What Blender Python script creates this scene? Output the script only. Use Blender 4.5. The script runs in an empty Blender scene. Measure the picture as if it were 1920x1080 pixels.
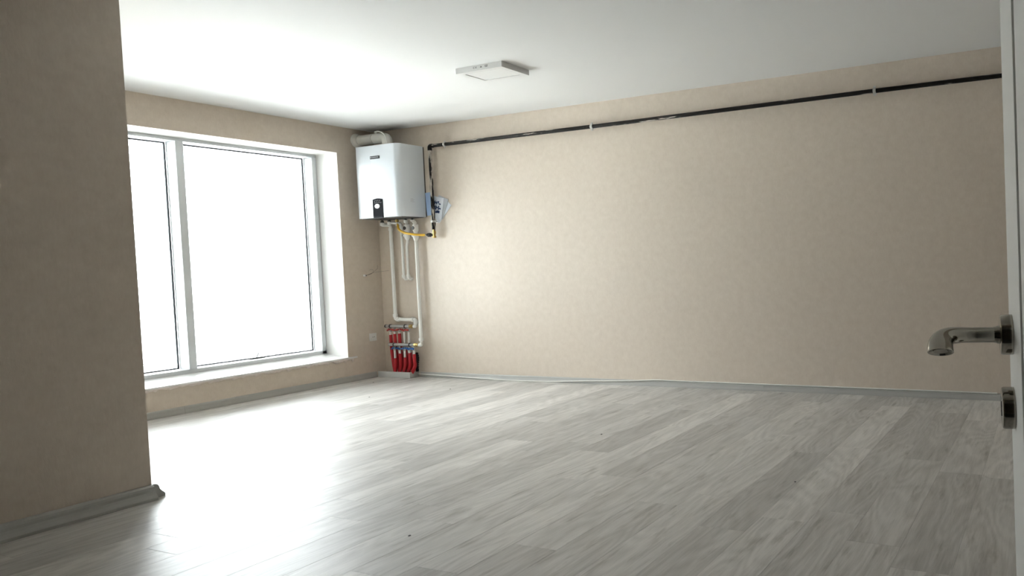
import bpy, bmesh, math, random
from mathutils import Vector, Matrix, Euler
random.seed(7)
PI = math.pi
SC = bpy.context.scene
COL = SC.collection

# ------------------------------------------------------------------ camera, sky, exposure
cam_data = bpy.data.cameras.new('camera')
cam = bpy.data.objects.new('camera', cam_data)
COL.objects.link(cam)
SC.camera = cam
yaw, pitch, roll = 0.39969, -0.039816, -0.034397
fwd = Vector((-math.sin(yaw)*math.cos(pitch), math.cos(yaw)*math.cos(pitch), math.sin(pitch)))
rgt0 = Vector((math.cos(yaw), math.sin(yaw), 0))
up0 = rgt0.cross(fwd)
rgt = rgt0*math.cos(roll) + up0*math.sin(roll)
upv = -rgt0*math.sin(roll) + up0*math.cos(roll)
M = Matrix((rgt, upv, -fwd)).transposed().to_4x4()
M.translation = Vector((6.6545, -5.6869, 1.1191))
cam.matrix_world = M
cam_data.sensor_width = 36.0
cam_data.lens = 1366.0/1920.0*36.0
cam_data.shift_x = -440.0/1920.0
cam_data.clip_start = 0.02

world = bpy.data.worlds.new('overcast_sky')
SC.world = world
world.use_nodes = True
bg = world.node_tree.nodes['Background']
bg.inputs[0].default_value = (0.94, 0.938, 1.0, 1)
bg.inputs[1].default_value = 17.0
# overcast sky: brightest overhead, a third of that at the horizon
wn = world.node_tree
_tc = wn.nodes.new('ShaderNodeTexCoord'); _sx = wn.nodes.new('ShaderNodeSeparateXYZ')
_mr = wn.nodes.new('ShaderNodeMapRange'); _mr.inputs[3].default_value = 1/3; _mr.inputs[4].default_value = 1.0
_mx = wn.nodes.new('ShaderNodeMix'); _mx.data_type = 'RGBA'; _mx.blend_type = 'MULTIPLY'; _mx.inputs[0].default_value = 1
_mx.inputs[6].default_value = (0.94, 0.938, 1.0, 1)
wn.links.new(_tc.outputs['Generated'], _sx.inputs[0]); wn.links.new(_sx.outputs[2], _mr.inputs[0])
wn.links.new(_mr.outputs[0], _mx.inputs[7]); wn.links.new(_mx.outputs[2], bg.inputs[0])

# portal over the window opening (only guides sampling of the sky, gives no light itself)
pl = bpy.data.lights.new('window_portal', 'AREA')
pl.shape = 'RECTANGLE'; pl.size = 2.3; pl.size_y = 2.7
pl.cycles.is_portal = True
po = bpy.data.objects.new('window_portal', pl); COL.objects.link(po)
po.location = (-0.52, -1.72, 1.3); po.rotation_euler = (0, -PI/2, 0)

SC.view_settings.view_transform = 'Standard'
SC.view_settings.look = 'None'
SC.view_settings.gamma = 1.0
SC.view_settings.use_curve_mapping = False
SC.view_settings.exposure = 1.34

# ------------------------------------------------------------------ materials
def srgb(r, g, b):
    f = lambda c: (c/255/12.92 if c/255 <= .04045 else ((c/255+.055)/1.055)**2.4)
    return (f(r), f(g), f(b), 1)

def mat(name, col, rough=.5, metal=0.0, spec=.5, bump=None, coat=0.0):
    m = bpy.data.materials.new(name); m.use_nodes = True
    nt = m.node_tree; b = nt.nodes['Principled BSDF']
    b.inputs['Base Color'].default_value = col if len(col) == 4 else (*col, 1)
    b.inputs['Roughness'].default_value = rough
    b.inputs['Metallic'].default_value = metal
    b.inputs['Specular IOR Level'].default_value = spec
    b.inputs['Coat Weight'].default_value = coat
    if bump:
        sc, st, dist = bump
        tc = nt.nodes.new('ShaderNodeTexCoord'); n = nt.nodes.new('ShaderNodeTexNoise')
        n.inputs['Scale'].default_value = sc; n.inputs['Detail'].default_value = 4
        nt.links.new(tc.outputs['Object'], n.inputs['Vector'])
        bp = nt.nodes.new('ShaderNodeBump'); bp.inputs['Strength'].default_value = st
        bp.inputs['Distance'].default_value = dist
        nt.links.new(n.outputs['Fac'], bp.inputs['Height'])
        nt.links.new(bp.outputs['Normal'], b.inputs['Normal'])
    return m

def node(nt, t, **kw):
    n = nt.nodes.new(t)
    for k, v in kw.items():
        if k in n.inputs.keys(): n.inputs[k].default_value = v
        else: setattr(n, k, v)
    return n

def wallpaper():
    m = mat('wallpaper', (.66, .585, .485), .46, spec=.5)
    nt = m.node_tree; b = nt.nodes['Principled BSDF']
    tc = node(nt, 'ShaderNodeTexCoord')
    mp = node(nt, 'ShaderNodeMapping'); mp.inputs['Scale'].default_value = (1, 1, .35)
    nt.links.new(tc.outputs['Object'], mp.inputs[0])
    n1 = node(nt, 'ShaderNodeTexNoise', Scale=95.0, Detail=5.0, Roughness=.65)
    nt.links.new(mp.outputs[0], n1.inputs['Vector'])
    n2 = node(nt, 'ShaderNodeTexNoise', Scale=18.0, Detail=3.0)
    nt.links.new(tc.outputs['Object'], n2.inputs['Vector'])
    r = node(nt, 'ShaderNodeValToRGB')
    r.color_ramp.elements[0].position = .3; r.color_ramp.elements[0].color = (.63, .54, .445, 1)
    r.color_ramp.elements[1].position = .7; r.color_ramp.elements[1].color = (.715, .628, .53, 1)
    mx = node(nt, 'ShaderNodeMath', operation='ADD'); mx.use_clamp = True
    ml = node(nt, 'ShaderNodeMath', operation='MULTIPLY'); ml.inputs[1].default_value = .5
    ml2 = node(nt, 'ShaderNodeMath', operation='MULTIPLY'); ml2.inputs[1].default_value = .5
    nt.links.new(n1.outputs['Fac'], ml.inputs[0]); nt.links.new(n2.outputs['Fac'], ml2.inputs[0])
    nt.links.new(ml.outputs[0], mx.inputs[0]); nt.links.new(ml2.outputs[0], mx.inputs[1])
    nt.links.new(mx.outputs[0], r.inputs[0]); nt.links.new(r.outputs[0], b.inputs['Base Color'])
    bp = node(nt, 'ShaderNodeBump', Strength=.35, Distance=.002)
    nt.links.new(n1.outputs['Fac'], bp.inputs['Height']); nt.links.new(bp.outputs[0], b.inputs['Normal'])
    return m

def wood(name, lo, hi, rough, scale=1.0, tone=.26):
    m = mat(name, lo, rough, spec=.5)
    nt = m.node_tree; b = nt.nodes['Principled BSDF']; L = nt.links.new
    tc = node(nt, 'ShaderNodeTexCoord'); oi = node(nt, 'ShaderNodeObjectInfo')
    off = node(nt, 'ShaderNodeVectorMath', operation='SCALE'); off.inputs[0].default_value = (37, 91, 13)
    L(oi.outputs['Random'], off.inputs['Scale'])
    ad = node(nt, 'ShaderNodeVectorMath', operation='ADD')
    L(tc.outputs['Object'], ad.inputs[0]); L(off.outputs[0], ad.inputs[1])
    def mapped(s):
        mp = node(nt, 'ShaderNodeMapping'); mp.inputs['Scale'].default_value = s
        L(ad.outputs[0], mp.inputs[0]); return mp.outputs[0]
    # cathedral figure: bands across the plank, bent by a slow noise along it
    w = node(nt, 'ShaderNodeTexNoise', Scale=1.0, Detail=1.5, Roughness=.4)
    L(mapped((6*scale, 1.0*scale, 1)), w.inputs['Vector'])
    mulw = node(nt, 'ShaderNodeMath', operation='MULTIPLY'); mulw.inputs[1].default_value = 24.0
    L(w.outputs['Fac'], mulw.inputs[0])
    fr = node(nt, 'ShaderNodeMath', operation='PINGPONG'); fr.inputs[1].default_value = 1.0
    L(mulw.outputs[0], fr.inputs[0])
    g = node(nt, 'ShaderNodeTexNoise', Scale=1.0, Detail=6.0, Roughness=.7)
    L(mapped((130*scale, 7*scale, 8)), g.inputs['Vector'])
    g2 = node(nt, 'ShaderNodeTexNoise', Scale=1.0, Detail=3.0, Roughness=.6)
    L(mapped((14*scale, 1.5*scale, 3)), g2.inputs['Vector'])
    def mul(a, k):
        x = node(nt, 'ShaderNodeMath', operation='MULTIPLY'); x.inputs[1].default_value = k
        L(a, x.inputs[0]); return x.outputs[0]
    def add(a, c):
        x = node(nt, 'ShaderNodeMath', operation='ADD'); L(a, x.inputs[0]); L(c, x.inputs[1]); return x.outputs[0]
    f = add(add(mul(fr.outputs[0], .11), mul(g.outputs['Fac'], .43)), mul(g2.outputs['Fac'], .46))
    r = node(nt, 'ShaderNodeValToRGB')
    e = r.color_ramp.elements
    e[0].position = .30; e[0].color = (*lo, 1); e[1].position = .62; e[1].color = (*hi, 1)
    L(f, r.inputs[0])
    # knots and short dark checks
    kn = node(nt, 'ShaderNodeTexNoise', Scale=1.0, Detail=4.0, Roughness=.6)
    L(mapped((20*scale, 3.0*scale, 5)), kn.inputs['Vector'])
    kr = node(nt, 'ShaderNodeValToRGB')
    kr.color_ramp.elements[0].position = .29; kr.color_ramp.elements[0].color = (.70, .69, .67, 1)
    kr.color_ramp.elements[1].position = .42; kr.color_ramp.elements[1].color = (1, 1, 1, 1)
    L(kn.outputs['Fac'], kr.inputs[0])
    mx = node(nt, 'ShaderNodeMix', data_type='RGBA', blend_type='MULTIPLY'); mx.inputs[0].default_value = 1
    L(r.outputs[0], mx.inputs[6]); L(kr.outputs[0], mx.inputs[7])
    # every plank its own tone
    tn = node(nt, 'ShaderNodeMapRange'); tn.inputs[3].default_value = 1-tone; tn.inputs[4].default_value = 1.04
    L(oi.outputs['Random'], tn.inputs[0])
    m2 = node(nt, 'ShaderNodeMix', data_type='RGBA', blend_type='MULTIPLY'); m2.inputs[0].default_value = 1
    L(mx.outputs[2], m2.inputs[6]); L(tn.outputs[0], m2.inputs[7])
    L(m2.outputs[2], b.inputs['Base Color'])
    bp = node(nt, 'ShaderNodeBump', Strength=.25, Distance=.0008)
    L(g.outputs['Fac'], bp.inputs['Height']); L(bp.outputs[0], b.inputs['Normal'])
    return m

def painted_pipe(name, lo_pos, hi_pos, stretch):
    """black pipe with smeared white wall paint"""
    m = mat(name, (.02, .018, .016), .5, spec=.22)
    nt = m.node_tree; b = nt.nodes['Principled BSDF']; L = nt.links.new
    tc = node(nt, 'ShaderNodeTexCoord'); mp = node(nt, 'ShaderNodeMapping')
    mp.inputs['Scale'].default_value = stretch
    L(tc.outputs['Object'], mp.inputs[0])
    n = node(nt, 'ShaderNodeTexNoise', Scale=1.0, Detail=4.0, Roughness=.6); L(mp.outputs[0], n.inputs['Vector'])
    r = node(nt, 'ShaderNodeValToRGB')
    r.color_ramp.elements[0].position = lo_pos; r.color_ramp.elements[0].color = (.012, .010, .009, 1)
    r.color_ramp.elements[1].position = hi_pos; r.color_ramp.elements[1].color = (.62, .57, .50, 1)
    L(n.outputs['Fac'], r.inputs[0]); L(r.outputs[0], b.inputs['Base Color'])
    return m

def glass_mat():
    m = bpy.data.materials.new('window_glass'); m.use_nodes = True
    nt = m.node_tree; nt.nodes.remove(nt.nodes['Principled BSDF'])
    out = nt.nodes['Material Output']
    tr = node(nt, 'ShaderNodeBsdfTransparent'); tr.inputs[0].default_value = (.95, .97, .96, 1)
    gl = node(nt, 'ShaderNodeBsdfGlossy'); gl.inputs['Roughness'].default_value = .01
    fr = node(nt, 'ShaderNodeFresnel'); fr.inputs[0].default_value = 1.45
    mx = node(nt, 'ShaderNodeMixShader')
    nt.links.new(fr.outputs[0], mx.inputs[0]); nt.links.new(tr.outputs[0], mx.inputs[1])
    nt.links.new(gl.outputs[0], mx.inputs[2]); nt.links.new(mx.outputs[0], out.inputs[0])
    return m

M_WALL = wallpaper()
M_WHITEPAINT = mat('white_reveal_plaster', (.86, .85, .82), .7, bump=(60, .2, .002))
M_CEIL = mat('ceiling_paint', (.84, .84, .83), .75, bump=(90, .12, .002))
M_PLANK = wood('grey_laminate', (.455, .435, .405), (.755, .73, .695), .42)
M_SLAB = mat('dark_joint', (.10, .10, .095), .8)
M_SKIRT = mat('grey_skirting', (.44, .435, .41), .42, bump=(30, .1, .001))
M_COLLAR = mat('pale_grey_board', (.66, .66, .64), .45)
M_ALU = mat('grey_aluminium', (.66, .685, .70), .38, .1)
M_GASKET = mat('rubber_gasket', (.10, .11, .115), .8, spec=.2)
M_GLASS = glass_mat()
M_MARBLE = mat('pale_marble', (.88, .87, .85), .25, bump=(6, .1, .004))
M_PLASTER = mat('broken_plaster', (.80, .72, .66), .9, bump=(70, .8, .006))
M_BOILER = mat('white_enamel', (.72, .76, .80), .22, coat=.3)
M_BOILER_S = mat('white_enamel_side', (.80, .82, .84), .34)
M_BLACK = mat('black_plastic', (.015, .017, .022), .45, spec=.25)
M_BLACKM = mat('matt_black_panel', (.008, .009, .012), .75, spec=.1)
M_DARKMETAL = mat('dark_steel', (.09, .09, .09), .45, .6)
M_PRINTWHITE = mat('white_print', (.82, .82, .82), .5)
M_PRINTGREY = mat('grey_print', (.22, .22, .23), .5)
M_PRINTGREYL = mat('pale_print', (.50, .51, .53), .5)
M_PVC = mat('white_pipe_plastic', (.88, .87, .83), .3)
M_PVC_OLD = mat('flue_white_plastic', (.72, .70, .64), .45)
M_BRASS = mat('brass', (.58, .42, .16), .3, .9)
M_CHROME = mat('polished_nickel', (.40, .375, .33), .12, 1.0)
M_STEEL = mat('galvanised_steel', (.55, .55, .54), .35, .8)
M_CLAMP = mat('zinc_clamp', (.62, .61, .58), .35, .7)
M_YELLOW = mat('yellow_hose', (.78, .47, .04), .38)
M_GASH = painted_pipe('gas_pipe_black', .635, .665, (2.2, 30, 30))
M_GASV = painted_pipe('gas_pipe_smeared', .44, .52, (30, 30, 4.5))
M_RED = mat('red_corrugated_sleeve', (.52, .02, .03), .42)
M_REDH = mat('red_valve_plastic', (.45, .05, .04), .4)
M_BLUEH = mat('blue_valve_plastic', (.02, .12, .38), .35)
M_BLACKSL = mat('black_insulation', (.02, .015, .015), .7)
M_NAVY = mat('navy_print', (.02, .05, .16), .6)
M_PAPER = mat('leaflet_paper', (.74, .78, .84), .55)
M_PAPERB = mat('leaflet_paper_blue', (.36, .50, .74), .55)
M_PAPERG = mat('leaflet_paper_grey', (.52, .54, .57), .55)
M_SOCKET = mat('white_socket_plastic', (.80, .79, .75), .35)
M_DOOR = mat('door_white_foil', (.78, .765, .715), .45, bump=(220, .25, .001))
M_LAMPW = mat('lamp_white_housing', (.80, .80, .79), .4)
M_LAMPD = mat('lamp_diffuser', (.86, .86, .85), .5)
M_WALLD = mat('low_bounce_wall', (.30, .255, .21), .7)  # unseen east and back walls, darkened to cut light bounced into the room
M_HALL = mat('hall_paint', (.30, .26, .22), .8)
M_WIRE = mat('thin_wire', (.24, .20, .17), .5)
M_WIREW = mat('white_wire', (.78, .77, .72), .5)

# ------------------------------------------------------------------ mesh helpers
def new_obj(name, bm, mats, parent=None, smooth=False, loc=None):
    me = bpy.data.meshes.new(name); bm.normal_update(); bm.to_mesh(me); bm.free()
    if not isinstance(mats, (list, tuple)): mats = [mats]
    for m in mats: me.materials.append(m)
    o = bpy.data.objects.new(name, me); COL.objects.link(o)
    if smooth:
        me.polygons.foreach_set('use_smooth', [True]*len(me.polygons))
        try: me.set_sharp_from_angle(angle=math.radians(38))
        except Exception: pass
    if parent: o.parent = parent
    if loc is not None: o.location = loc
    return o

def empty(name, loc=(0, 0, 0)):
    o = bpy.data.objects.new(name, None); COL.objects.link(o)
    o.empty_display_size = .05; o.location = loc
    return o

def tag(o, label=None, cat=None, group=None, kind=None):
    if label: o['label'] = label
    if cat: o['category'] = cat
    if group: o['group'] = group
    if kind: o['kind'] = kind
    return o

def box(bm, lo, hi, mi=0, bevel=0):
    vs = [bm.verts.new((x, y, z)) for x in (lo[0], hi[0]) for y in (lo[1], hi[1]) for z in (lo[2], hi[2])]
    idx = [(0, 1, 3, 2), (4, 6, 7, 5), (0, 4, 5, 1), (2, 3, 7, 6), (0, 2, 6, 4), (1, 5, 7, 3)]
    fs = []
    for f in idx:
        fc = bm.faces.new([vs[i] for i in f]); fc.material_index = mi; fs.append(fc)
    if bevel:
        es = list({e for f in fs for e in f.edges})
        r = bmesh.ops.bevel(bm, geom=es, offset=bevel, segments=2, affect='EDGES', profile=.5)
        for f in r['faces']: f.material_index = mi
    return fs

def boxo(name, lo, hi, m, parent=None, bevel=0, off=(0, 0, 0)):
    bm = bmesh.new()
    o = Vector(off)
    box(bm, Vector(lo)-o, Vector(hi)-o, 0, bevel)
    return new_obj(name, bm, m, parent, loc=None)

def smooth_path(pts, r=.03, n=5):
    """polyline with rounded corners"""
    P = [Vector(p) for p in pts]
    out = [P[0]]
    for i in range(1, len(P)-1):
        a, b, c = P[i-1], P[i], P[i+1]
        d1 = (a-b); d2 = (c-b)
        rr = min(r, d1.length*.45, d2.length*.45)
        p1 = b+d1.normalized()*rr; p2 = b+d2.normalized()*rr
        for k in range(n+1):
            t = k/n
            out.append(p1*(1-t)**2 + b*2*t*(1-t) + p2*t*t)
    out.append(P[-1])
    return out

def catmull(pts, n=6):
    P = [Vector(p) for p in pts]; P = [P[0]*2-P[1]]+P+[P[-1]*2-P[-2]]
    out = []
    for i in range(1, len(P)-2):
        for k in range(n):
            t = k/n
            out.append(.5*((2*P[i])+(-P[i-1]+P[i+1])*t+(2*P[i-1]-5*P[i]+4*P[i+1]-P[i+2])*t*t+(-P[i-1]+3*P[i]-3*P[i+1]+P[i+2])*t**3))
    out.append(P[-2]); return out

def tube(bm, pts, r, seg=14, mi=0, caps=True, rad=None):
    P = [Vector(p) for p in pts]
    n = len(P)
    T = []
    for i in range(n):
        a = P[max(0, i-1)]; b = P[min(n-1, i+1)]
        T.append((b-a).normalized())
    ref = Vector((0, 0, 1)) if abs(T[0].z) < .9 else Vector((1, 0, 0))
    u = T[0].cross(ref).normalized()
    rings = []
    for i in range(n):
        u = (u - T[i]*u.dot(T[i])).normalized(); v = T[i].cross(u)
        rr = rad(i/(n-1)) if rad else (r[i] if isinstance(r, (list, tuple)) else r)
        rings.append([bm.verts.new(P[i]+(u*math.cos(2*PI*k/seg)+v*math.sin(2*PI*k/seg))*rr) for k in range(seg)])
    for i in range(n-1):
        for k in range(seg):
            f = bm.faces.new((rings[i][k], rings[i][(k+1) % seg], rings[i+1][(k+1) % seg], rings[i+1][k]))
            f.material_index = mi; f.smooth = True
    if caps:
        for rg, fl in ((rings[0], True), (rings[-1], False)):
            f = bm.faces.new(list(reversed(rg)) if fl else rg); f.material_index = mi
    return rings

def lathe(bm, origin, axis, prof, seg=24, mi=0):
    """prof: list of (distance along axis, radius)"""
    o = Vector(origin); a = Vector(axis).normalized()
    ref = Vector((0, 0, 1)) if abs(a.z) < .9 else Vector((1, 0, 0))
    u = a.cross(ref).normalized(); v = a.cross(u)
    rings = []
    for d, r in prof:
        r = max(r, 1e-5)
        rings.append([bm.verts.new(o+a*d+(u*math.cos(2*PI*k/seg)+v*math.sin(2*PI*k/seg))*r) for k in range(seg)])
    for i in range(len(rings)-1):
        for k in range(seg):
            f = bm.faces.new((rings[i][k], rings[i][(k+1) % seg], rings[i+1][(k+1) % seg], rings[i+1][k])); f.material_index = mi
    f = bm.faces.new(list(reversed(rings[0]))); f.material_index = mi
    f = bm.faces.new(rings[-1]); f.material_index = mi

def prism(bm, poly, axis, a, b, mi=0):
    """poly of 2D points extruded along axis 0/1/2 between a and b (the two other axes in order)"""
    def mk(p, t):
        if axis == 0: return (t, p[0], p[1])
        if axis == 1: return (p[0], t, p[1])
        return (p[0], p[1], t)
    A = [bm.verts.new(mk(p, a)) for p in poly]; B = [bm.verts.new(mk(p, b)) for p in poly]
    n = len(poly)
    fs = [bm.faces.new(A), bm.faces.new(list(reversed(B)))]
    for i in range(n): fs.append(bm.faces.new((A[i], B[i], B[(i+1) % n], A[(i+1) % n])))
    for f in fs: f.material_index = mi
    bmesh.ops.recalc_face_normals(bm, faces=fs)

def tubeo(name, pts, r, m, parent=None, seg=14, rad=None):
    bm = bmesh.new(); tube(bm, pts, r, seg, rad=rad); return new_obj(name, bm, m, parent, True)

def latheo(name, o, ax, prof, m, parent=None, seg=24):
    bm = bmesh.new(); lathe(bm, o, ax, prof, seg); return new_obj(name, bm, m, parent, True)

# ------------------------------------------------------------------ room shell
H = 2.6
XE = 6.95          # east wall
YB = -5.55         # wall with the doorway
XN, YN = 2.395, -3.492   # corner of the near left wall
W_Y0, W_Y1 = -3.02, -0.45     # window opening
W_Z0, W_Z1 = .262, 2.335

bm = bmesh.new()
box(bm, (-.5, -7.4, -.15), (7.2, .2, -.009))
floor = tag(new_obj('floor', bm, M_SLAB), kind='structure')

bm = bmesh.new()
box(bm, (-.5, -7.4, H), (7.2, .2, H+.15))
tag(new_obj('ceiling', bm, M_CEIL), kind='structure')

bm = bmesh.new()
box(bm, (-.5, 0, 0), (7.2, .2, H))
tag(new_obj('wall_right', bm, M_WALL), kind='structure')

# window wall with a deep opening: paper on the room face, white plaster in the reveal
bm = bmesh.new()
TH = -.5
for lo, hi in (((TH, W_Y1, 0), (0, 0, H)), ((TH, YN-.15, 0), (0, W_Y0, H)),
               ((TH, W_Y0, 0), (0, W_Y1, W_Z0-.03)), ((TH, W_Y0, W_Z1), (0, W_Y1, H))):
    box(bm, lo, hi)
bm.normal_update()
for f in bm.faces:
    f.material_index = 0 if f.normal.x > .9 else 1
tag(new_obj('wall_window', bm, [M_WALL, M_WHITEPAINT]), kind='structure')

bm = bmesh.new(); box(bm, (XN-.16, YB-.2, 0), (XN, YN, H))
tag(new_obj('wall_left', bm, M_WALL), kind='structure')
bm = bmesh.new(); box(bm, (0, YN-.15, 0), (XN-.16, YN, H))
tag(new_obj('wall_recess', bm, M_WALL), kind='structure')
bm = bmesh.new(); box(bm, (XE, -7.4, 0), (XE+.2, 0, H))
tag(new_obj('wall_east', bm, M_WALLD), kind='structure')
bm = bmesh.new()
box(bm, (XN, YB-.2, 0), (5.90, YB, H)); box(bm, (6.77, YB-.2, 0), (XE, YB, H)); box(bm, (5.90, YB-.2, 2.1), (6.77, YB, H))
tag(new_obj('wall_back', bm, M_WALLD), kind='structure')
bm = bmesh.new(); box(bm, (5.2, -7.4, 0), (5.3, YB-.2, H)); box(bm, (5.3, -7.4, 0), (XE, -7.3, H))
tag(new_obj('wall_hall', bm, M_HALL), kind='structure')

# pale ground outside, below the window, added to bounce sky light indoors
bm = bmesh.new(); box(bm, (-45, -40, -1.35), (-.5, 40, -1.2))
tag(new_obj('ground', bm, mat('pale_bounce_ground', (.72, .71, .69), .8)), kind='structure')

# ------------------------------------------------------------------ floor planks
PW, PL = .2107, 1.215
X0 = 4.4126
known = {0: -3.687, 4: -2.98, 6: -2.65, 7: -1.73, 9: -1.96, -4: -3.393, 1: -3.39, -1: -2.58, -2: -3.29}
mesh_cache = {}
def plank_mesh(w, l):
    key = (round(w, 3), round(l, 3))
    if key in mesh_cache: return mesh_cache[key]
    bm = bmesh.new()
    g, b = .0003, .0008
    x0, x1, y0, y1 = -w/2+g, w/2-g, -l/2+g, l/2-g
    lowv = [bm.verts.new(p) for p in ((x0, y0, -.009), (x1, y0, -.009), (x1, y1, -.009), (x0, y1, -.009))]
    mid = [bm.verts.new(p) for p in ((x0, y0, -b*.5), (x1, y0, -b*.5), (x1, y1, -b*.5), (x0, y1, -b*.5))]
    top = [bm.verts.new(p) for p in ((x0+b, y0+b, 0), (x1-b, y0+b, 0), (x1-b, y1-b, 0), (x0+b, y1-b, 0))]
    for A, B in ((lowv, mid), (mid, top)):
        for i in range(4): bm.faces.new((A[i], A[(i+1) % 4], B[(i+1) % 4], B[i]))
    bm.faces.new(top); bm.faces.new(list(reversed(lowv)))
    me = bpy.data.meshes.new('plank'); bm.to_mesh(me); bm.free(); me.materials.append(M_PLANK)
    mesh_cache[key] = me
    return me

rows = range(-21, 13)
for k in rows:
    xa = X0+k*PW; xb = xa+PW
    xa, xb = max(xa, 0), min(xb, XE)
    if xb-xa < .01: continue
    ymin = YB if xb > XN else YN
    if xb > 5.9: ymin = YB-.2
    ph = known.get(k, -(random.random()*PL))
    y = ph
    while y > ymin: y -= PL
    while y < 0:
        a, b = max(y, ymin), min(y+PL, 0)
        if b-a > .02:
            o = bpy.data.objects.new('plank', plank_mesh(xb-xa, b-a)); COL.objects.link(o)
            o.location = ((xa+xb)/2, (a+b)/2, 0); o.parent = floor
        y += PL

# ------------------------------------------------------------------ skirting boards
def skirt_profile(t, h):
    return [(0, 0), (t, 0), (t, h*.18), (t*.93, h*.26), (t*.74, h*.42), (t*.60, h*.58), (t*.56, h*.74), (t*.48, h*.88), (t*.30, h*.97), (0, h)]
def skirt(name, pieces):
    root = None
    for (p0, p1, nrm, t, h) in pieces:
        p0 = Vector((*p0, 0)); p1 = Vector((*p1, 0)); n = Vector((*nrm, 0)); prof = skirt_profile(t, h)
        bm = bmesh.new()
        A = [bm.verts.new(p0+n*a+Vector((0, 0, z))) for a, z in prof]
        B = [bm.verts.new(p1+n*a+Vector((0, 0, z))) for a, z in prof]
        k = len(prof); fs = [bm.faces.new(A), bm.faces.new(list(reversed(B)))]
        for i in range(k): fs.append(bm.faces.new((A[i], B[i], B[(i+1) % k], A[(i+1) % k])))
        bmesh.ops.recalc_face_normals(bm, faces=fs)
        o = new_obj(name if root is None else 'skirting_length', bm, M_SKIRT, root)
        if root is None: root = tag(o, kind='structure')
    return root
g = .0006
skirt('baseboard_window', [((0, YN), (0, -1.989-g), (1, 0), .014, .062), ((0, -1.989+g), (0, -.125), (1, 0), .014, .062)])
skirt('baseboard_right', [((.50, 0), (4.377-g, 0), (0, -1), .014, .052), ((4.377+g, 0), (XE, 0), (0, -1), .014, .052)])
skirt('baseboard_left', [((XN, YB), (XN, YN), (1, 0), .05, .074)])
# return of the near skirting round the wall end, seen in profile
skirt('baseboard_recess', [((XN+.002, YN), (.02, YN), (0, 1), .058, .074)])
skirt('baseboard_back', [((XN, YB), (5.9, YB), (0, 1), .014, .06)])
skirt('baseboard_east', [((XE, YB), (XE, 0), (-1, 0), .014, .06)])

# ------------------------------------------------------------------ window
FX, GX = -.30, -.43
win = tag(empty('window_1', (FX, -1.72, W_Z0)), 'large two-pane grey aluminium window, its view blown out white', None, kind='structure')
wl = Vector(win.location)
def wbox(name, boxes, m, bevel=0, parent=None):
    bm = bmesh.new()
    base = Vector(parent.location)+wl if parent else wl
    for lo, hi in boxes: box(bm, Vector(lo)-base, Vector(hi)-base, 0, bevel)
    return new_obj(name, bm, m, parent or win)
Y0, Y1 = W_Y0, -.458
wbox('frame_head', [((GX, Y0, 2.306), (FX, Y1, W_Z1))], M_ALU, .002)
wbox('frame_jamb', [((GX, -.503, .29), (FX, Y1, 2.306))], M_ALU, .002)
wbox('frame_jamb', [((GX, Y0, .29), (FX, Y0+.05, 2.306))], M_ALU, .002)
wbox('frame_base', [((GX, Y0, .262), (FX, Y1, .324))], M_ALU, .003)
wbox('mullion', [((GX, -1.764, .324), (FX+.012, -1.701, 2.306))], M_ALU, .003)
# gaskets round each light
def ring(name, ya, yb, za, zb, w, xa, xb, m):
    wbox(name, [((xa, ya, za), (xb, ya+w, zb)), ((xa, yb-w, za), (xb, yb, zb)), ((xa, ya+w, za), (xb, yb-w, za+w)), ((xa, ya+w, zb-w), (xb, yb-w, zb))], m)
for ya, yb in ((-1.701, -.503), (Y0+.05, -1.764)):
    ring('gasket', ya, yb, .324, 2.306, .013, GX-.012, GX, M_GASKET)
    wbox('glass_pane', [((GX-.012, ya+.004, .328), (GX-.006, yb-.004, 2.302))], M_GLASS)
    wbox('glass_pane', [((GX-.036, ya+.004, .328), (GX-.030, yb-.004, 2.302))], M_GLASS)
    ring('spacer_bar', ya+.075, yb-.075, .40, 2.235, .005, GX-.030, GX-.024, M_ALU)
bm = bmesh.new()
o_ = Vector((GX, -1.10, .326))
box(bm, o_-wl+Vector((.0, -.075, 0)), o_-wl+Vector((.03, .075, .012)), 0, .003)
wh = new_obj('window_handle', bm, M_DARKMETAL, win)
bm = bmesh.new()
tube(bm, [o_-wl+Vector((.012, .0, .01)), o_-wl+Vector((.02, .004, .03)), o_-wl+Vector((.03, .012, .055))], .006, 8)
new_obj('handle_lever', bm, M_ALU, wh, True)
# marble sill, sloping slightly to the room, ragged plaster under its front edge
bm = bmesh.new()
NS = 70
ya, yb = -3.30, -.356
def rag(t, s): return (math.sin(t*37+s)*.5+math.sin(t*91+s*2)*.3+math.sin(t*173+s)*.2)
cols = []
for i in range(NS+1):
    y = ya+(yb-ya)*i/NS
    fx = .018+.003*rag(y, 1)
    jb = -.300
    pr = [(.0005, .2555), (fx-.003, .2545), (fx, .2515), (fx, .240+.003*rag(y, 2)), (.0005, .238)]
    cols.append([bm.verts.new((x, y, z)) for x, z in pr])
for i in range(NS):
    for k in range(5): bm.faces.new((cols[i][k], cols[i+1][k], cols[i+1][(k+1) % 5], cols[i][(k+1) % 5]))
bm.faces.new(cols[0]); bm.faces.new(list(reversed(cols[-1])))
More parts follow.
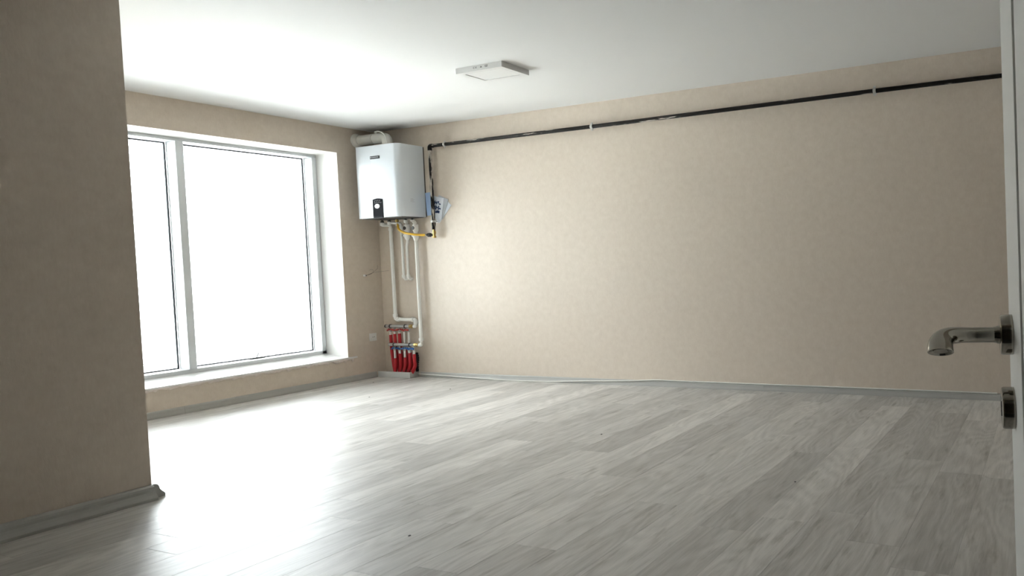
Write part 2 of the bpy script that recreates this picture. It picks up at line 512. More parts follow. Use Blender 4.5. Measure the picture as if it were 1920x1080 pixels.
# the slab inside the reveal
vs = [(-.2995, W_Y0, .288), (.0008, W_Y0, .2555), (.0008, W_Y1, .2555), (-.2995, W_Y1, .288)]
T = [bm.verts.new(v) for v in vs]; B = [bm.verts.new((v[0], v[1], .233)) for v in vs]
bm.faces.new(T); bm.faces.new(list(reversed(B)))
for i in range(4): bm.faces.new((T[i], B[i], B[(i+1) % 4], T[(i+1) % 4]))
bmesh.ops.recalc_face_normals(bm, faces=bm.faces)
bmesh.ops.translate(bm, verts=bm.verts, vec=-wl)
new_obj('window_sill', bm, M_MARBLE, win)
bm = bmesh.new()
cols = []
NS = 130
for i in range(NS+1):
    y = -3.2+(2.80)*i/NS
    d = .016+.009*rag(y, 3)+.016*max(0, rag(y*1.7, 7))
    if y > -.62: d *= 1.3
    x = .013+.007*rag(y, 5)
    cols.append([bm.verts.new(p) for p in ((.0002, y, .2385), (x+.005, y, .2385), (x+.002, y, .2385-d*.6), (.0002, y, .2385-d))])
for i in range(NS):
    for k in range(4): bm.faces.new((cols[i][k], cols[i+1][k], cols[i+1][(k+1) % 4], cols[i][(k+1) % 4]))
bm.faces.new(cols[0]); bm.faces.new(list(reversed(cols[-1])))
bmesh.ops.recalc_face_normals(bm, faces=bm.faces)
bmesh.ops.translate(bm, verts=bm.verts, vec=-wl)
tag(new_obj('plaster_edge', bm, M_PLASTER, win), 'ragged broken plaster under the sill')

# ------------------------------------------------------------------ door leaf, standing open
Pc = Vector((6.6048, -4.7130, 1.0124))
ang = math.radians(7.4)
e_ = Vector((-math.sin(ang), math.cos(ang), 0)); n_ = Vector((-e_.y, e_.x, 0)); z_ = Vector((0, 0, 1))
door = tag(empty('door_1', (Pc.x, Pc.y, 0)), 'white door leaf standing open, edge towards the room', None, kind='structure')
# local frame: x = along e (to free edge), y = n (face seen), z up, slightly out of plumb
lean = math.radians(.5)
R3 = Matrix((e_, n_, z_)).transposed()
tilt = Matrix.Rotation(-lean, 3, 'X')
door.rotation_euler = (R3 @ tilt).to_euler()
zc = 1.0124
# keep the handle where it is despite the lean
door.location = Pc - (R3 @ tilt) @ Vector((0, 0, zc))
SE = .047
bm = bmesh.new()
box(bm, (-.800, -.042, .008), (SE, -.004, 2.085))
gA, gB = -.110, -.138
box(bm, (gA, -.004, .008), (SE, 0, 2.085), 0, .0012)
box(bm, (-.800, -.004, .008), (-.66, 0, 2.085))
box(bm, (-.635, -.004, .16), (gB, 0, 1.94), 0, .0012)
box(bm, (-.66, -.004, 1.965), (gA, 0, 2.085)); box(bm, (-.66, -.004, .008), (gA, 0, .135))
new_obj('door_leaf', bm, M_DOOR, door)
dh = latheo('door_handle', (0, 0, zc), (0, 1, 0), [(0, .0255), (.0125, .0255), (.0145, .0245), (.0150, .0225), (.0150, 0)], M_CHROME, door, 48)
tag(dh, 'polished nickel lever handle on a round rose')
bm = bmesh.new()
# neck
lathe(bm, (0, .014, zc), (0, 1, 0), [(0, .0115), (.004, .0115), (.006, .0102), (.008, .0102)], 32)
# lever: swept from the neck down and towards the hinge, oval open end
cN = Vector((0, .050, zc)); cT = Vector((-.052, .0875, zc-.0150))
P0, P1, P2, P3 = cN, cN+Vector((-.001, .026, .001)), cT+Vector((.030, .003, .018)), cT
rings = []
NR, SG = 24, 32
for i in range(-5, NR+1):
    t = max(i, 0)/NR
    c = Vector((0, .050+.0068*i, zc)) if i < 0 else P0*(1-t)**3+P1*3*t*(1-t)**2+P2*3*t*t*(1-t)+P3*t**3
    s = t*t*(3-2*t)
    rA = .0098+.0062*s; rB = .0098+.0026*s
    th = PI/2*s
    A = Vector((.5, 0, .866))*math.cos(th)+Vector((0, 1, 0))*math.sin(th)
    Bv = Vector((.866, 0, -.5))
    rings.append([bm.verts.new(c+A*math.cos(2*PI*k/SG)*rA+Bv*math.sin(2*PI*k/SG)*rB) for k in range(SG)])
for i in range(NR+5):
    for k in range(SG):
        bm.faces.new((rings[i][k], rings[i+1][k], rings[i+1][(k+1) % SG], rings[i][(k+1) % SG]))
# rim and recessed end
last = rings[-1]; cc = cT
nin = Vector((.5, 0, .866))
def inner(k, f, d):
    return bm.verts.new(cc+(last[k].co-cc)*f+nin*d)
r1 = [inner(k, .90, 0) for k in range(SG)]
r2 = [inner(k, .62, .0035) for k in range(SG)]
r3 = [inner(k, .55, .0010) for k in range(SG)]
for A_, B_ in ((last, r1), (r1, r2), (r2, r3)):
    for k in range(SG): bm.faces.new((A_[k], B_[k], B_[(k+1) % SG], A_[(k+1) % SG]))
bm.faces.new(r3)
bmesh.ops.recalc_face_normals(bm, faces=bm.faces)
new_obj('lever', bm, M_CHROME, dh, True)
zk = .919
ke = latheo('keyhole_escutcheon', (0, 0, zk), (0, 1, 0), [(0, .0265), (.0125, .0265), (.0148, .0252), (.0152, .023), (.0152, 0)], M_CHROME, door, 48)
bm = bmesh.new()
lathe(bm, (0, .0150, zk+.004), (0, 1, 0), [(0, .0045), (.0008, .0045), (.0008, 0)], 16)
box(bm, (-.0022, .0150, zk-.010), (.0022, .0158, zk+.004))
new_obj('keyhole', bm, M_BLACK, ke)

# ------------------------------------------------------------------ ceiling lamp
lx0, lx1, ly0, ly1, lz = 2.598, 3.026, -1.476, -1.176, 2.560
lamp = tag(empty('ceiling_lamp', ((lx0+lx1)/2, (ly0+ly1)/2, H)), 'flat white rectangular panel lamp on the ceiling, switched off', 'ceiling lamp')
ll = Vector(lamp.location)
bm = bmesh.new()
w = .045
for lo, hi in (((lx0, ly0, lz), (lx1, ly0+w, H-.0005)), ((lx0, ly1-w, lz), (lx1, ly1, H-.0005)), ((lx0, ly0+w, lz), (lx0+w, ly1-w, H-.0005)), ((lx1-w, ly0+w, lz), (lx1, ly1-w, H-.0005))):
    box(bm, Vector(lo)-ll, Vector(hi)-ll)
bmesh.ops.remove_doubles(bm, verts=bm.verts, dist=1e-5)
new_obj('housing', bm, M_LAMPW, lamp)
bm = bmesh.new(); box(bm, Vector((lx0+w+.001, ly0+w+.001, lz+.004))-ll, Vector((lx1-w-.001, ly1-w-.001, lz+.016))-ll)
new_obj('diffuser', bm, M_LAMPD, lamp)
# three small printed marks on the side facing the camera's left: a pair of letters, a triangle, a bin-like mark
bm = bmesh.new()
yq = ly0-.0006
def pr(x0, z0, x1, z1): box(bm, Vector((x0, yq, z0))-ll, Vector((x1, ly0, z1))-ll)
zc_ = 2.583; xm = 2.765
for dx in (0, .020):
    pr(xm+dx, zc_-.006, xm+dx+.003, zc_+.006); pr(xm+dx, zc_+.004, xm+dx+.014, zc_+.006); pr(xm+dx, zc_-.006, xm+dx+.014, zc_-.004)
pr(xm+.022, zc_-.001, xm+.032, zc_+.001)
A = [Vector((xm+.062, yq, zc_-.006))-ll, Vector((xm+.084, yq, zc_-.006))-ll, Vector((xm+.073, yq, zc_+.007))-ll]
bm.faces.new([bm.verts.new(a) for a in A])
pr(xm+.110, zc_-.006, xm+.114, zc_+.006); pr(xm+.128, zc_-.006, xm+.132, zc_+.006); pr(xm+.108, zc_+.004, xm+.136, zc_+.007); pr(xm+.110, zc_-.007, xm+.132, zc_-.004)
pr(xm+.119, zc_-.004, xm+.122, zc_+.004)
tag(new_obj('printed_mark', bm, M_PRINTGREY, lamp), kind='stuff')

# ------------------------------------------------------------------ wall boiler
bx0, bx1, by, bz0, bz1 = .118, .700, -.340, 1.662, 2.386
boiler = tag(empty('wall_boiler', ((bx0+bx1)/2, -.02, bz0)), 'white wall-hung combi boiler in the corner, black control panel low on its front', 'boiler')
bl = Vector(boiler.location)
def L_(p): return Vector(p)-bl
def rounded(x0, x1, y0, y1, r, n=7):
    pts = [(x0, y1), (x0, y0+r*.4)]
    for k in range(n+1):
        a = PI+PI/2*k/n
        pts.append((x0+r*.4+r*.4*math.cos(a), y0+r*.4+r*.4*math.sin(a)))
    for k in range(n+1):
        a = -PI/2+PI/2*k/n
        pts.append((x1-r+r*math.cos(a), y0+r+r*math.sin(a)))
    pts.append((x1, y1))
    return pts
# casing in two shells: front cover and rear body with a fine joint
bm = bmesh.new()
prism(bm, [(p[0]-bl.x, p[1]-bl.y) for p in rounded(bx0, bx1, by, -.016, .060)], 2, bz0-bl.z, bz1-bl.z)
cas = new_obj('casing', bm, M_BOILER, boiler, True)
bm = bmesh.new(); box(bm, L_((bx0+.006, -.016, bz0+.004)), L_((bx1-.002, -.001, bz1-.004)))
new_obj('back_plate', bm, M_DARKMETAL, boiler)
# seam on the front, a hairline relief
sm = bmesh.new()
box(sm, L_((.3385, by-.0006, 1.93)), L_((.3400, by+.001, 2.245)))
box(sm, L_((.3385, by-.0006, 1.928)), L_((.46, by+.001, 1.930)))
new_obj('front_seam', sm, M_BOILER_S, boiler)
bm = bmesh.new(); box(bm, L_((bx0+.03, by+.03, bz0-.005)), L_((bx1-.02, -.03, bz0)))
new_obj('bottom_plate', bm, M_DARKMETAL, boiler)
# dark badge with light lettering
bm = bmesh.new(); box(bm, L_((.333, by-.004, 2.250)), L_((.463, by, 2.279)), 0, .0015)
bd = new_obj('name_badge', bm, M_BLACK, boiler)
bm = bmesh.new()
yy = by-.0048
def q(x0, z0, x1, z1): box(bm, L_((x0, yy, z0)), L_((x1, by-.0039, z1)))
# emblem: small diamond, then eight blurred capitals
c = L_((.3465, yy, 2.2655))
bm.faces.new([bm.verts.new(c+Vector(v)) for v in ((-.008, 0, 0), (0, 0, -.0085), (.008, 0, 0), (0, 0, .0085))])
x = .360
for k, w_ in enumerate((.0085, .0070, .0090, .0075, .0090, .0065, .0085, .0080)):
    q(x, 2.2605, x+w_, 2.2640 if k % 2 else 2.2655); q(x+.001*(k % 3), 2.2668, x+w_-.001, 2.2705)
    x += w_+.0036
tag(new_obj('badge_lettering', bm, M_PRINTGREYL, bd), kind='stuff')
# control panel
px0, px1, pz0, pz1 = .340, .474, bz0-.003, 1.852
bm = bmesh.new()
poly = [(px0, pz0), (px1, pz0), (px1, pz1-.008)]+[(px1-(px1-px0)*k/8, pz1-.008+.010*math.sin(PI*k/8)) for k in range(1, 8)]+[(px0, pz1-.008)]
prism(bm, [(p[0]-bl.x, p[1]-bl.z) for p in poly], 1, by-.006-bl.y, by-bl.y)
cp = new_obj('control_panel', bm, M_BLACKM, boiler)
def ellip(bm, cx, cz, rx, rz, y0, y1, n=28):
    prism(bm, [(cx+rx*math.cos(2*PI*k/n)-bl.x, cz+rz*math.sin(2*PI*k/n)-bl.z) for k in range(n)], 1, y0-bl.y, y1-bl.y)
bm = bmesh.new(); ellip(bm, .403, 1.776, .033, .023, by-.010, by-.006)
dial = new_obj('pressure_dial', bm, M_PRINTWHITE, cp)
bm = bmesh.new()
for sx, sz, w_ in ((.362, 1.826, .010), (.385, 1.829, .010), (.408, 1.831, .010), (.432, 1.829, .010), (.366, 1.808, .013), (.393, 1.812, .014), (.422, 1.812, .014), (.448, 1.808, .012)):
    box(bm, L_((sx, by-.0075, sz)), L_((sx+w_, by-.006, sz+.006)))
new_obj('panel_symbols', bm, M_PRINTGREY, cp)
bm = bmesh.new()
for k in range(4):
    box(bm, L_((bx1, -.205+.0, 1.842-k*.010)), L_((bx1+.0006, -.205+(.050 if k % 2 else .036), 1.8435-k*.010)))
new_obj('side_sticker', bm, M_PRINTGREY, boiler)
# five brass-nut connectors under the boiler
CONN = [.195, .295, .405, .525, .620]
for i, x in enumerate(CONN):
    latheo('connector', L_((x, -.12, bz0-.010)), (0, 0, -1), [(0, .012), (.008, .012), (.008, .018), (.024, .018), (.024, .013), (.032, .013)], M_BRASS if i == 2 else M_DARKMETAL, boiler, 6 if i != 2 else 12)

# ------------------------------------------------------------------ flue
fl = tag(empty('flue_pipe', (.42, -.20, bz1)), 'cream flue pipe bending from boiler top into window wall', 'flue')
f0 = Vector(fl.location)
FZ = 2.485
tubeo('pipe', [Vector(p)-f0 for p in smooth_path([(.42, -.20, bz1+.001), (.42, -.20, FZ-.005), (.002, -.215, FZ-.002)], .085, 8)], .050, M_PVC_OLD, fl, 24)
latheo('collar', Vector((.000, -.215, FZ-.002))-f0, (1, 0, 0), [(0.0005, .072), (.012, .072), (.020, .062), (.055, .057), (.058, .050)], M_PVC_OLD, fl, 28)
latheo('joint_ring', Vector((.235, -.207, FZ-.0035))-f0, (1, -.03, 0), [(0, .050), (.001, .0535), (.020, .0535), (.021, .050)], M_PVC_OLD, fl, 28)
latheo('base_collar', Vector((.42, -.20, bz1))-f0, (0, 0, 1), [(0.0005, .066), (.010, .064), (.022, .055), (.03, .052)], M_PVC_OLD, fl, 28)
latheo('test_cap', Vector((.28, -.205, FZ+.042))-f0, (0, 0, 1), [(0, .016), (.012, .016), (.012, .020), (.020, .020), (.022, .015)], M_WIREW, fl, 18)
tag(tubeo('flue_cable', catmull([(.295, -.235, FZ+.060), (.38, -.262, FZ+.052), (.47, -.275, FZ+.010), (.505, -.28, bz1+.03), (.508, -.28, bz1+.002)], 5), .0055, M_WIREW, None, 8),
    'thin white cable arching from the flue cap to the boiler top', 'cable')

# ------------------------------------------------------------------ gas pipe
gy, gz, gx = -.05, 2.375, .832
gp = tag(empty('gas_pipe', (gx, gy, gz)), 'black steel gas pipe smeared with paint, running under ceiling and down beside boiler', 'pipe')
g0 = Vector(gp.location)
hor = tubeo('pipe_run', [Vector((gx+.030, gy, gz))-g0, Vector((3.2, gy, gz-.003))-g0, Vector((5.4, gy, gz+.006))-g0, Vector((XE-.001, gy, gz+.004))-g0], .0175, M_GASH, gp, 16)
ver = tubeo('pipe_drop', [Vector((gx, gy, gz-.030))-g0, Vector((gx+.001, gy, 1.60))-g0], .0175, M_GASV, gp, 16)
ver.data.materials[0] = M_GASV
latheo('threaded_end', Vector((gx+.001, gy, 1.60))-g0, (0, 0, -1), [(0, .0175), (.002, .020), (.05, .019), (.085, .017)], M_GASV, gp, 16)
bm = bmesh.new()
tube(bm, [p-g0 for p in smooth_path([(gx+.045, gy, gz), (gx, gy, gz), (gx, gy, gz-.045)], .028, 6)], .0215, 16)
new_obj('elbow', bm, M_GASH, gp, True)
# gas cock at the foot, brass
gc = tag(empty('gas_cock', (gx+.002, gy, 1.515)), 'brass gas cock at the foot of the black pipe', 'valve')
c0 = Vector(gc.location)
latheo('body', (0, 0, 0), (0, 0, -1), [(0, .016), (.004, .019), (.030, .019), (.032, .014), (.050, .014), (.052, .018), (.070, .018), (.072, .010)], M_BRASS, gc, 10)
latheo('hose_nut', (-.012, -.010, -.040), (-1, -.3, 0), [(0, .014), (.02, .014), (.022, .021), (.050, .021), (.052, .012), (.065, .010)], M_DARKMETAL, gc, 8)
bm = bmesh.new(); box(bm, (.012, -.030, -.062), (.024, -.012, .014), 0, .003)
new_obj('lever', bm, M_BRASS, gc)

def pipe_clamp(x, y, z, axis, label):
    r = tag(empty('pipe_clamp', (x, 0, z)), label, 'pipe clamp', 'pipe clamps on the black gas pipe')
    bm = bmesh.new()
    a = Vector(axis)
    lathe(bm, Vector((0, y, 0))-a*.011, a, [(0, .0178), (0, .023), (.022, .023), (.022, .0178)], 24)
    new_obj('band', bm, M_CLAMP, r, True)
    t = Vector((0, 0, 1)) if abs(a.x) > .5 else Vector((1, 0, 0))
    for s in (-1, 1):
        bm = bmesh.new()
        p = Vector((0, y, 0))+t*s*.028
        h = Vector((.010, .004, .008)) if abs(a.x) > .5 else Vector((.008, .004, .010))
        box(bm, p-h, p+h)
        lathe(bm, p+Vector((0, -.004, 0)), (0, -1, 0), [(0, .0045), (.005, .0045)], 8)
        new_obj('clamp_ear', bm, M_CLAMP, r)
    
    latheo('stud', (0, -.0005, 0), (0, -1, 0), [(0, .014), (.002, .014), (.002, .004), (-y-.022, .004)], M_STEEL, r, 10)
pipe_clamp(1.035, gy, gz, (1, 0, 0), 'zinc clamp on the black gas pipe, nearest the elbow above the boiler')
pipe_clamp(2.799, gy, gz-.003, (1, 0, 0), 'zinc clamp on the black gas pipe, right of the ceiling lamp')
pipe_clamp(5.402, gy, gz+.007, (1, 0, 0), 'zinc clamp on the black gas pipe, nearest the open door')
pipe_clamp(gx+.001, gy, 1.612, (0, 0, 1), 'zinc clamp on the vertical gas pipe just above the gas cock')

# ------------------------------------------------------------------ yellow hose
hp = catmull([(.405, -.12, bz0-.058), (.412, -.12, 1.590), (.440, -.13, 1.545), (.520, -.14, 1.510), (.62, -.13, 1.488), (.71, -.10, 1.478), (.758, -.080, 1.476)], 7)
yh = tag(empty('gas_hose', (.405, -.12, 1.6)), 'yellow flexible gas hose hanging between boiler and gas cock', 'hose')
h0 = Vector(yh.location)
tubeo('hose', [p-h0 for p in hp], .012, M_YELLOW, yh, 14)
latheo('top_ferrule', Vector((.405, -.12, bz0-.038))-h0, (0, 0, -1), [(0, .010), (.022, .010), (.024, .0135), (.040, .0135)], M_PVC, yh, 14)
latheo('end_ferrule', Vector((.750, -.083, 1.4765))-h0, (.94, .33, 0), [(0, .0128), (.008, .0128), (.010, .008), (.032, .008)], M_STEEL, yh, 14)

# ------------------------------------------------------------------ white water pipes under the boiler
def coupling(parent, o0, p, ax, r, l=.030, name='coupling'):
    return latheo(name, Vector(p)-o0-Vector(ax).normalized()*l/2, ax, [(0, r+.0005), (0, r+.005), (.002, r+.006), (l-.002, r+.006), (l, r+.005), (l, r+.0005)], M_PVC, parent, 20)

def pipe_thing(name, label, pts, r, cpl=(), corner=.028):
    root = tag(empty(name, pts[0]), label, 'pipe', 'white water pipes under the boiler')
    o0 = Vector(pts[0])
    tubeo('pipe', [p-o0 for p in smooth_path(pts, corner, 6)], r, M_PVC, root, 18)
    for p, ax in cpl: coupling(root, o0, p, ax, r)
    return root, o0

CB = bz0-.042
pipe_thing('water_pipe', 'white plastic pipe, leftmost under the boiler, dropping to the upper manifold',
           [(.195, -.12, CB), (.195, -.12, 1.605), (.226, -.045, 1.605), (.226, -.045, .610), (.514, -.045, .604), (.514, -.047, .560), (.514, -.060, .537), (.498, -.060, .537)], .0185,
           [((.195, -.12, 1.612), (0, 0, 1)), ((.226, -.045, 1.56), (0, 0, 1)), ((.226, -.045, .650), (0, 0, 1)), ((.264, -.045, .6095), (1, 0, 0)), ((.476, -.045, .6045), (1, 0, 0)), ((.514, -.046, .575), (0, 0, 1))])
pipe_thing('water_pipe', 'short white pipe under the boiler entering the wall, left one of two',
           [(.295, -.12, CB), (.295, -.12, 1.622), (.383, -.05, 1.615), (.383, -.05, 1.035), (.383, -.001, 1.035)], .0130,
           [((.295, -.12, 1.618), (0, 0, 1)), ((.383, -.05, 1.570), (0, 0, 1)), ((.383, -.05, 1.062), (0, 0, 1)), ((.383, -.018, 1.035), (0, 1, 0))], .022)
def valve_run(x0, xw, yw, zv, zt, name, label, pts, r, cpl, yv=None):
    root, o0 = pipe_thing(name, label, pts, r, cpl, .03)
    yv = yv if yv is not None else yw
    latheo('valve_body', Vector((xw, yv, zv+.040))-o0, (0, 0, -1), [(0, .019), (.006, .029), (.065, .029), (.080, .022), (.085, .019)], M_PVC, root, 20)
    latheo('valve_window', Vector((xw-.006, yv-.024, zv))-o0, (-.1, -1, 0), [(0, .019), (.008, .019), (.009, .0)], M_DARKMETAL, root, 18)
    latheo('tee', Vector((xw, yv, zt+.030))-o0, (0, 0, -1), [(0, .021), (.004, .031), (.045, .031), (.070, r+.004), (.075, r)], M_PVC, root, 20)
    latheo('tee_branch', Vector((xw-.045, yv-.010, zt+.008))-o0, (1, .1, 0), [(0, .010), (.010, .010), (.010, .016), (.05, .016)], M_PVC, root, 16)
    latheo('drain_plug', Vector((xw-.056, yv-.012, zt+.008))-o0, (1, .1, 0), [(0, .008), (.012, .008)], M_DARKMETAL, root, 8)
    return root
root = valve_run(.525, .470, -.055, 1.560, 1.478, 'water_pipe', 'short white pipe with filter valve entering the wall, right one of two',
          [(.525, -.12, CB), (.525, -.12, 1.632), (.470, -.055, 1.612), (.470, -.055, 1.42), (.447, -.050, 1.37), (.447, -.05, 1.035), (.447, -.001, 1.035)], .0130,
          [((.525, -.12, 1.625), (0, 0, 1)), ((.447, -.05, 1.062), (0, 0, 1)), ((.447, -.018, 1.035), (0, 1, 0))])
root = valve_run(.620, .582, -.050, 1.556, 1.470, 'water_pipe', 'long white plastic pipe, rightmost under the boiler, dropping to the lower manifold',
          [(.620, -.12, CB), (.620, -.12, 1.634), (.582, -.050, 1.605), (.582, -.050, .352), (.622, -.100, .347), (.6010, -.100, .347)], .0185,
          [((.582, -.050, .400), (0, 0, 1))])

# ------------------------------------------------------------------ manifolds
def manifold(name, label, xa, xb, y, z, outs, hm, hc_up, end_brass):
    root = tag(empty(name, ((xa+xb)/2, y, z)), label, 'manifold', 'heating manifolds in the corner')
    o0 = Vector(root.location)
    latheo('bar', Vector((xa, y, z))-o0, (1, 0, 0), [(0, .013), (.002, .017), (xb-xa-.055, .017), (xb-xa-.053, .016)], M_STEEL, root, 20)
    latheo('end_cap', Vector((xa-.018, y, z))-o0, (1, 0, 0), [(0, .010), (.004, .017), (.022, .019), (.024, .018)], M_DARKMETAL if not end_brass else M_STEEL, root, 12)
    latheo('union_nut', Vector((xb-.056, y, z))-o0, (1, 0, 0), [(0, .016), (.002, .021), (.030, .021), (.032, .017), (.052, .017)], M_BRASS, root, 8)
    for cx in (xa+.055, xb-.125):
        bm = bmesh.new()
        lathe(bm, Vector((cx, y, z))-o0, (1, 0, 0), [(0, .018), (0, .0215), (.014, .0215), (.014, .018)], 20)
        box(bm, Vector((cx+.002, y+.018, z-.006))-o0, Vector((cx+.012, -.0008, z+.006))-o0)
        new_obj('wall_bracket', bm, M_DARKMETAL, root, True)
    for i, x in enumerate(outs):
        h = latheo('outlet', Vector((x, y, z-.014))-o0, (0, 0, -1), [(0, .010), (.018, .010), (.020, .014), (.045, .014), (.047, .010)], M_STEEL, root, 8)
        bm = bmesh.new()
        tw = (-.35, .25, -.15, .4, .1)[i]
        c = Vector((x-.004, y-.024, z-.036))-o0
        fs = box(bm, Vector((-.028, -.006, -.009)), Vector((.028, .004, .009)), 0, .003)
        lathe(bm, (0, .003, 0), (0, 1, 0), [(0, .009), (.012, .009)], 10)
        bmesh.ops.rotate(bm, verts=bm.verts, cent=(0, 0, 0), matrix=Matrix.Rotation(tw, 3, 'Y') @ Matrix.Rotation(tw*.8, 3, 'Z'))
        bmesh.ops.translate(bm, verts=bm.verts, vec=c)
        new_obj('valve_handle', bm, hm, root)
    return root
UO = [.160, .220, .288, .358, .420]
LO = [.255, .328, .396, .462, .526]
m1 = manifold('heating_manifold', 'upper steel manifold with red valve handles beneath the boiler', .105, .497, -.06, .537, UO, M_REDH, True, False)
m2 = manifold('heating_manifold', 'lower steel manifold with blue valve handles above the white corner box', .192, .594, -.10, .347, LO, M_BLUEH, False, True)

ordn = ['leftmost', 'second from left', 'middle', 'second from right', 'rightmost']
def loop_pipe(x, y, ztop, bot, zred, label, group, lean, mat_s=None):
    root = tag(empty('loop_pipe', (x, y, ztop)), label, 'pipe', group)
    o0 = Vector(root.location)
    P = catmull([(x, y, ztop), (x+lean*.1, y+.002, ztop*.6+bot[2]*.4), (x+lean*.5, (y+bot[1])/2, ztop*.35+bot[2]*.65), bot], 8)
    tubeo('pipe', [p-o0 for p in P], .0110, M_PVC, root, 12)
    Q = [p for p in P if p.z <= zred]
    # corrugated sleeve
    n = max(14, int((zred-bot[2])/.0035)); R = []
    def at(z):
        for a, b in zip(P, P[1:]):
            if a.z >= z >= b.z:
                t = (a.z-z)/max(1e-6, a.z-b.z); return a.lerp(b, t)
        return P[-1].copy()
    pts = [at(zred-(zred-bot[2])*i/n)-o0 for i in range(n+1)]
    bm = bmesh.new()
    tube(bm, pts, [.0172 if i % 2 else .0158 for i in range(n+1)], 14)
    s = new_obj('sleeve', bm, mat_s or M_RED, root, False)
    for p in s.data.polygons: p.use_smooth = True
    return root
ZB = .030
ubot = [(.180, -.045), (.232, -.035), (.298, -.035), (.362, -.032), (.420, -.030)]
zr = [.445, .455, .460, .300, .260]
for i, x in enumerate(UO):
    loop_pipe(x, -.06, .488, (ubot[i][0], ubot[i][1], ZB), zr[i], f'loop pipe with red sleeve under the red-handled manifold, {ordn[i]} of five',
              'loop pipes under the upper manifold', (.01, .005, .01, .0, -.01)[i])
lbot = [(.225, -.088), (.290, -.088), (.348, -.088), (.398, -.088), (.445, -.078)]
zr2 = [.235, .255, .245, .262, .252]
zl = [.262, .292, .310]
lrows = [(.262, -.002), (.335, .0), (.405, .0), (.475, .0), (.548, .0)]
for i, x in enumerate(LO):
    loop_pipe(x, -.10, .298, (lbot[i][0]+(0, .0, .0, .0, .0)[i], lbot[i][1], ZB), zr2[i]-(.03 if i in (0, 2) else 0), f'loop pipe with red sleeve under the blue-handled manifold, {ordn[i]} of five',
              'loop pipes under the lower manifold', -.02)
# dark insulation remnant hanging right of the loops
bm = bmesh.new()
P = catmull([(.505, -.050, .262), (.512, -.047, .20), (.500, -.045, .13), (.492, -.040, .062)], 6)
tube(bm, P, [.008+.010*abs(math.sin(i*1.7)) for i in range(len(P))], 10)
for k in range(6):
    c = Vector((.505+.018*math.sin(k*2.1), -.052, .24-.032*k)); d = Vector((.022*math.cos(k*1.3), -.006, .016*math.sin(k*2.9)))
    w = Vector((.006, 0, .014))
    bm.faces.new([bm.verts.new(c-w), bm.verts.new(c+d), bm.verts.new(c+w)])
tag(new_obj('pipe_insulation', bm, M_BLACKSL), 'torn black pipe insulation hanging right of the red sleeved pipes', 'insulation')

# low white box around the pipe feet
cb = tag(empty('floor_collar', (0.25, -.06, 0)), 'low pale grey box skirting round the feet of the red pipes', 'box')
o0 = Vector(cb.location)
bm = bmesh.new(); box(bm, Vector((.0145, -.122, .0003))-o0, Vector((.475, -.112, .062))-o0, 0, .001); new_obj('front_board', bm, M_COLLAR, cb)
bm = bmesh.new(); box(bm, Vector((.465, -.1118, .0003))-o0, Vector((.475, -.0005, .062))-o0, 0, .001); new_obj('side_board', bm, M_COLLAR, cb)

# ------------------------------------------------------------------ white cable along the skirting
tag(tubeo('white_cable', catmull([(.482, -.026, .034), (.80, -.022, .026), (1.12, -.024, .016), (1.5, -.03, .0085), (1.86, -.034, .0065), (2.20, -.030, .0110), (2.49, -.023, .024), (2.9, -.019, .038), (3.20, -.016, .053), (3.36, -.010, .0605), (3.60, -.007, .0575), (5.0, -.007, .0570), (6.25, -.007, .0560)], 5), .0052, M_WIREW, None, 8),
    'thin white cable, sagging to the floor at left, lying on the skirting at right', 'cable')

# ------------------------------------------------------------------ leaflets behind the gas pipe
def leaflet(cx, cz, w, h, ang_, y, m, label, th=.0015, prints=()):
    root = tag(empty('leaflet', (cx, y, cz)), label, 'leaflet', 'leaflets tucked behind the gas pipe')
    root.rotation_euler = (0, ang_, 0)
    bm = bmesh.new()
    n = 6
    cols = [[bm.verts.new((-w/2+w*i/n, -.003*math.sin(PI*i/n)+s*th/2, zz*h/2)) for s in (-1, 1) for zz in (-1, 1)] for i in range(n+1)]
    for i in range(n):
        a, b = cols[i], cols[i+1]
        for f in ((0, 1), (1, 3), (3, 2), (2, 0)): bm.faces.new((a[f[0]], a[f[1]], b[f[1]], b[f[0]]))
    bm.faces.new([cols[0][k] for k in (0, 1, 3, 2)]); bm.faces.new([cols[-1][k] for k in (2, 3, 1, 0)])
    bmesh.ops.recalc_face_normals(bm, faces=bm.faces)
    new_obj('sheet', bm, m, root)
    if prints:
        bm = bmesh.new()
        for (u0, v0, u1, v1) in prints:
            for k in range(3):
                a = u0+(u1-u0)*k/3; b = u0+(u1-u0)*(k+1)/3
                ya = -.003*math.sin(PI*(a/w+.5))-th/2-.0006; yb_ = -.003*math.sin(PI*(b/w+.5))-th/2-.0006
                bm.faces.new([bm.verts.new(p) for p in ((a, ya, v0), (b, yb_, v0), (b, yb_, v1), (a, ya, v1))])
        new_obj('print', bm, M_NAVY, root)
    return root
leaflet(.770, 1.795, .105, .235, -.05, -.024, M_PAPERB, 'blue leaflet between boiler and gas pipe, leftmost of four')
leaflet(.900, 1.755, .135, .215, .42, -.010, M_PAPERG, 'grey folded leaflet fanned out farthest right behind the gas pipe')
leaflet(.930, 1.700, .060, .245, .78, -.004, M_PAPER, 'narrow white leaflet poking out lowest, right of the gas pipe')
leaflet(.862, 1.748, .14, .225, .22, -.017, M_PAPER, 'white leaflet with heavy navy lettering directly behind the gas pipe',
        prints=[(-.062, .040, -.044, .060), (-.046, .034, -.034, .070), (-.036, .046, -.016, .058), (-.020, .036, -.006, .066), (-.002, .050, .016, .072), (.012, .038, .040, .050), (-.058, -.004, -.042, .026), (-.044, -.012, -.030, .018), (-.026, -.020, -.010, .022), (-.012, -.002, .008, .012), (.010, -.018, .024, .026), (.022, -.010, .046, .006), (-.020, -.054, .000, -.030), (-.002, -.050, .036, -.024)])

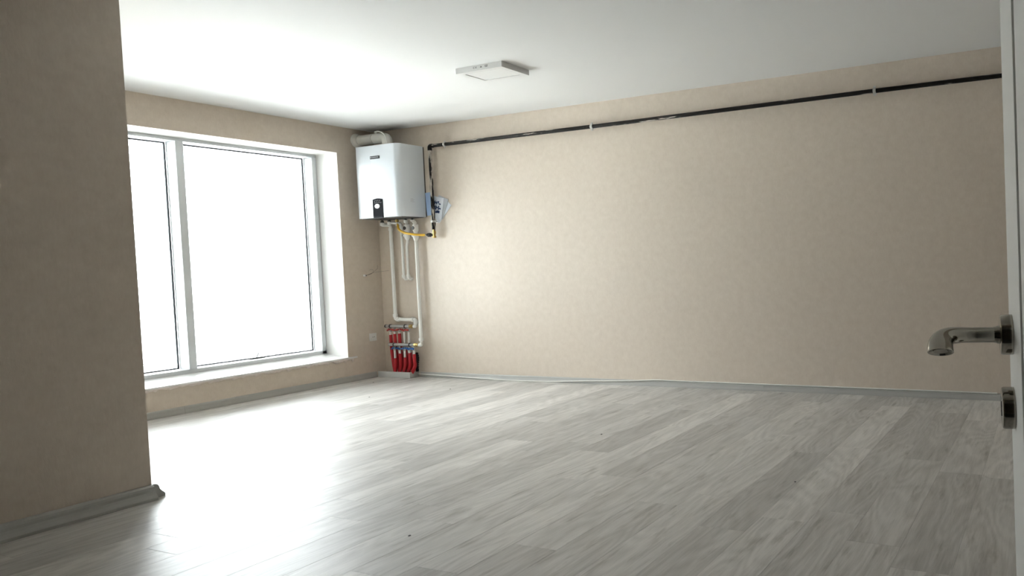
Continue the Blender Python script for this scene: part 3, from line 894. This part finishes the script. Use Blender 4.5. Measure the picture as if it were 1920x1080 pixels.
# ------------------------------------------------------------------ socket and loose wires on the window wall
so = tag(empty('power_socket', (0, -.149, .430)), 'white square wall socket between the window and the corner', 'socket')
bm = bmesh.new(); box(bm, (.0005, -.043, -.041), (.010, .043, .041), 0, .003); new_obj('plate', bm, M_SOCKET, so)
bm = bmesh.new()
lathe(bm, (.010, .004, 0), (1, 0, 0), [(0, .026), (.0035, .026), (.0035, .0225), (.0005, .0215), (.0005, 0)], 28)
new_obj('insert', bm, M_SOCKET, so, True)
bm = bmesh.new()
for s in (-1, 1): lathe(bm, (.0105, .004+s*.0095, 0), (1, 0, 0), [(0, .0036), (.0008, .0036)], 12)
new_obj('pin_hole', bm, M_BLACK, so)
lw = tag(empty('loose_wires', (0, -.195, 1.087)), 'thin bare wires sprouting from a small hole in the window wall', 'wires')
l0 = Vector(lw.location)
latheo('conduit_end', (.0005, -.02, -.004), (1, .35, 0), [(0, .012), (.006, .012), (.022, .010), (.024, .004)], M_WIREW, lw, 12)
latheo('conduit_mouth', (.021, -.012, -.004), (1, .35, 0), [(0, .006), (.006, .006)], M_DARKMETAL, lw, 10)
for P in ([(.022, -.01, -.003), (.045, .03, .010), (.05, .08, .045), (.045, .115, .07), (.04, .118, .10)],
          [(.022, -.01, -.003), (.05, .04, .018), (.06, .05, .045), (.055, .03, .058), (.05, .01, .050)],
          [(.022, -.01, -.003), (.05, .05, .022), (.08, .10, .030), (.13, .13, .036), (.165, .15, .038)]):
    tubeo('wire', catmull(P, 5), .0014, M_WIRE, lw, 6)
# small specks of dirt left on the floor
random.seed(3)
for (x, y, where) in ((1.45, -.55, 'near the skirting right of the boiler'), (4.13, -3.46, 'nearest the bottom edge of the photo'), (1.0, -1.05, 'in the bright floor before the boiler'), (5.45, -2.30, 'nearest the open door'), (3.9, -1.7, 'in the middle of the room'), (.30, -.42, 'closest to the window wall by the corner')):
    bm = bmesh.new(); bmesh.ops.create_icosphere(bm, subdivisions=1, radius=.006)
    bmesh.ops.scale(bm, verts=bm.verts, vec=(1, 1.3, .4))
    o = new_obj('debris_crumb', bm, M_DARKMETAL); o.location = (x, y, .0022)
    tag(o, 'tiny dark crumb on the grey floor, '+where, 'debris', 'crumbs on the floor')
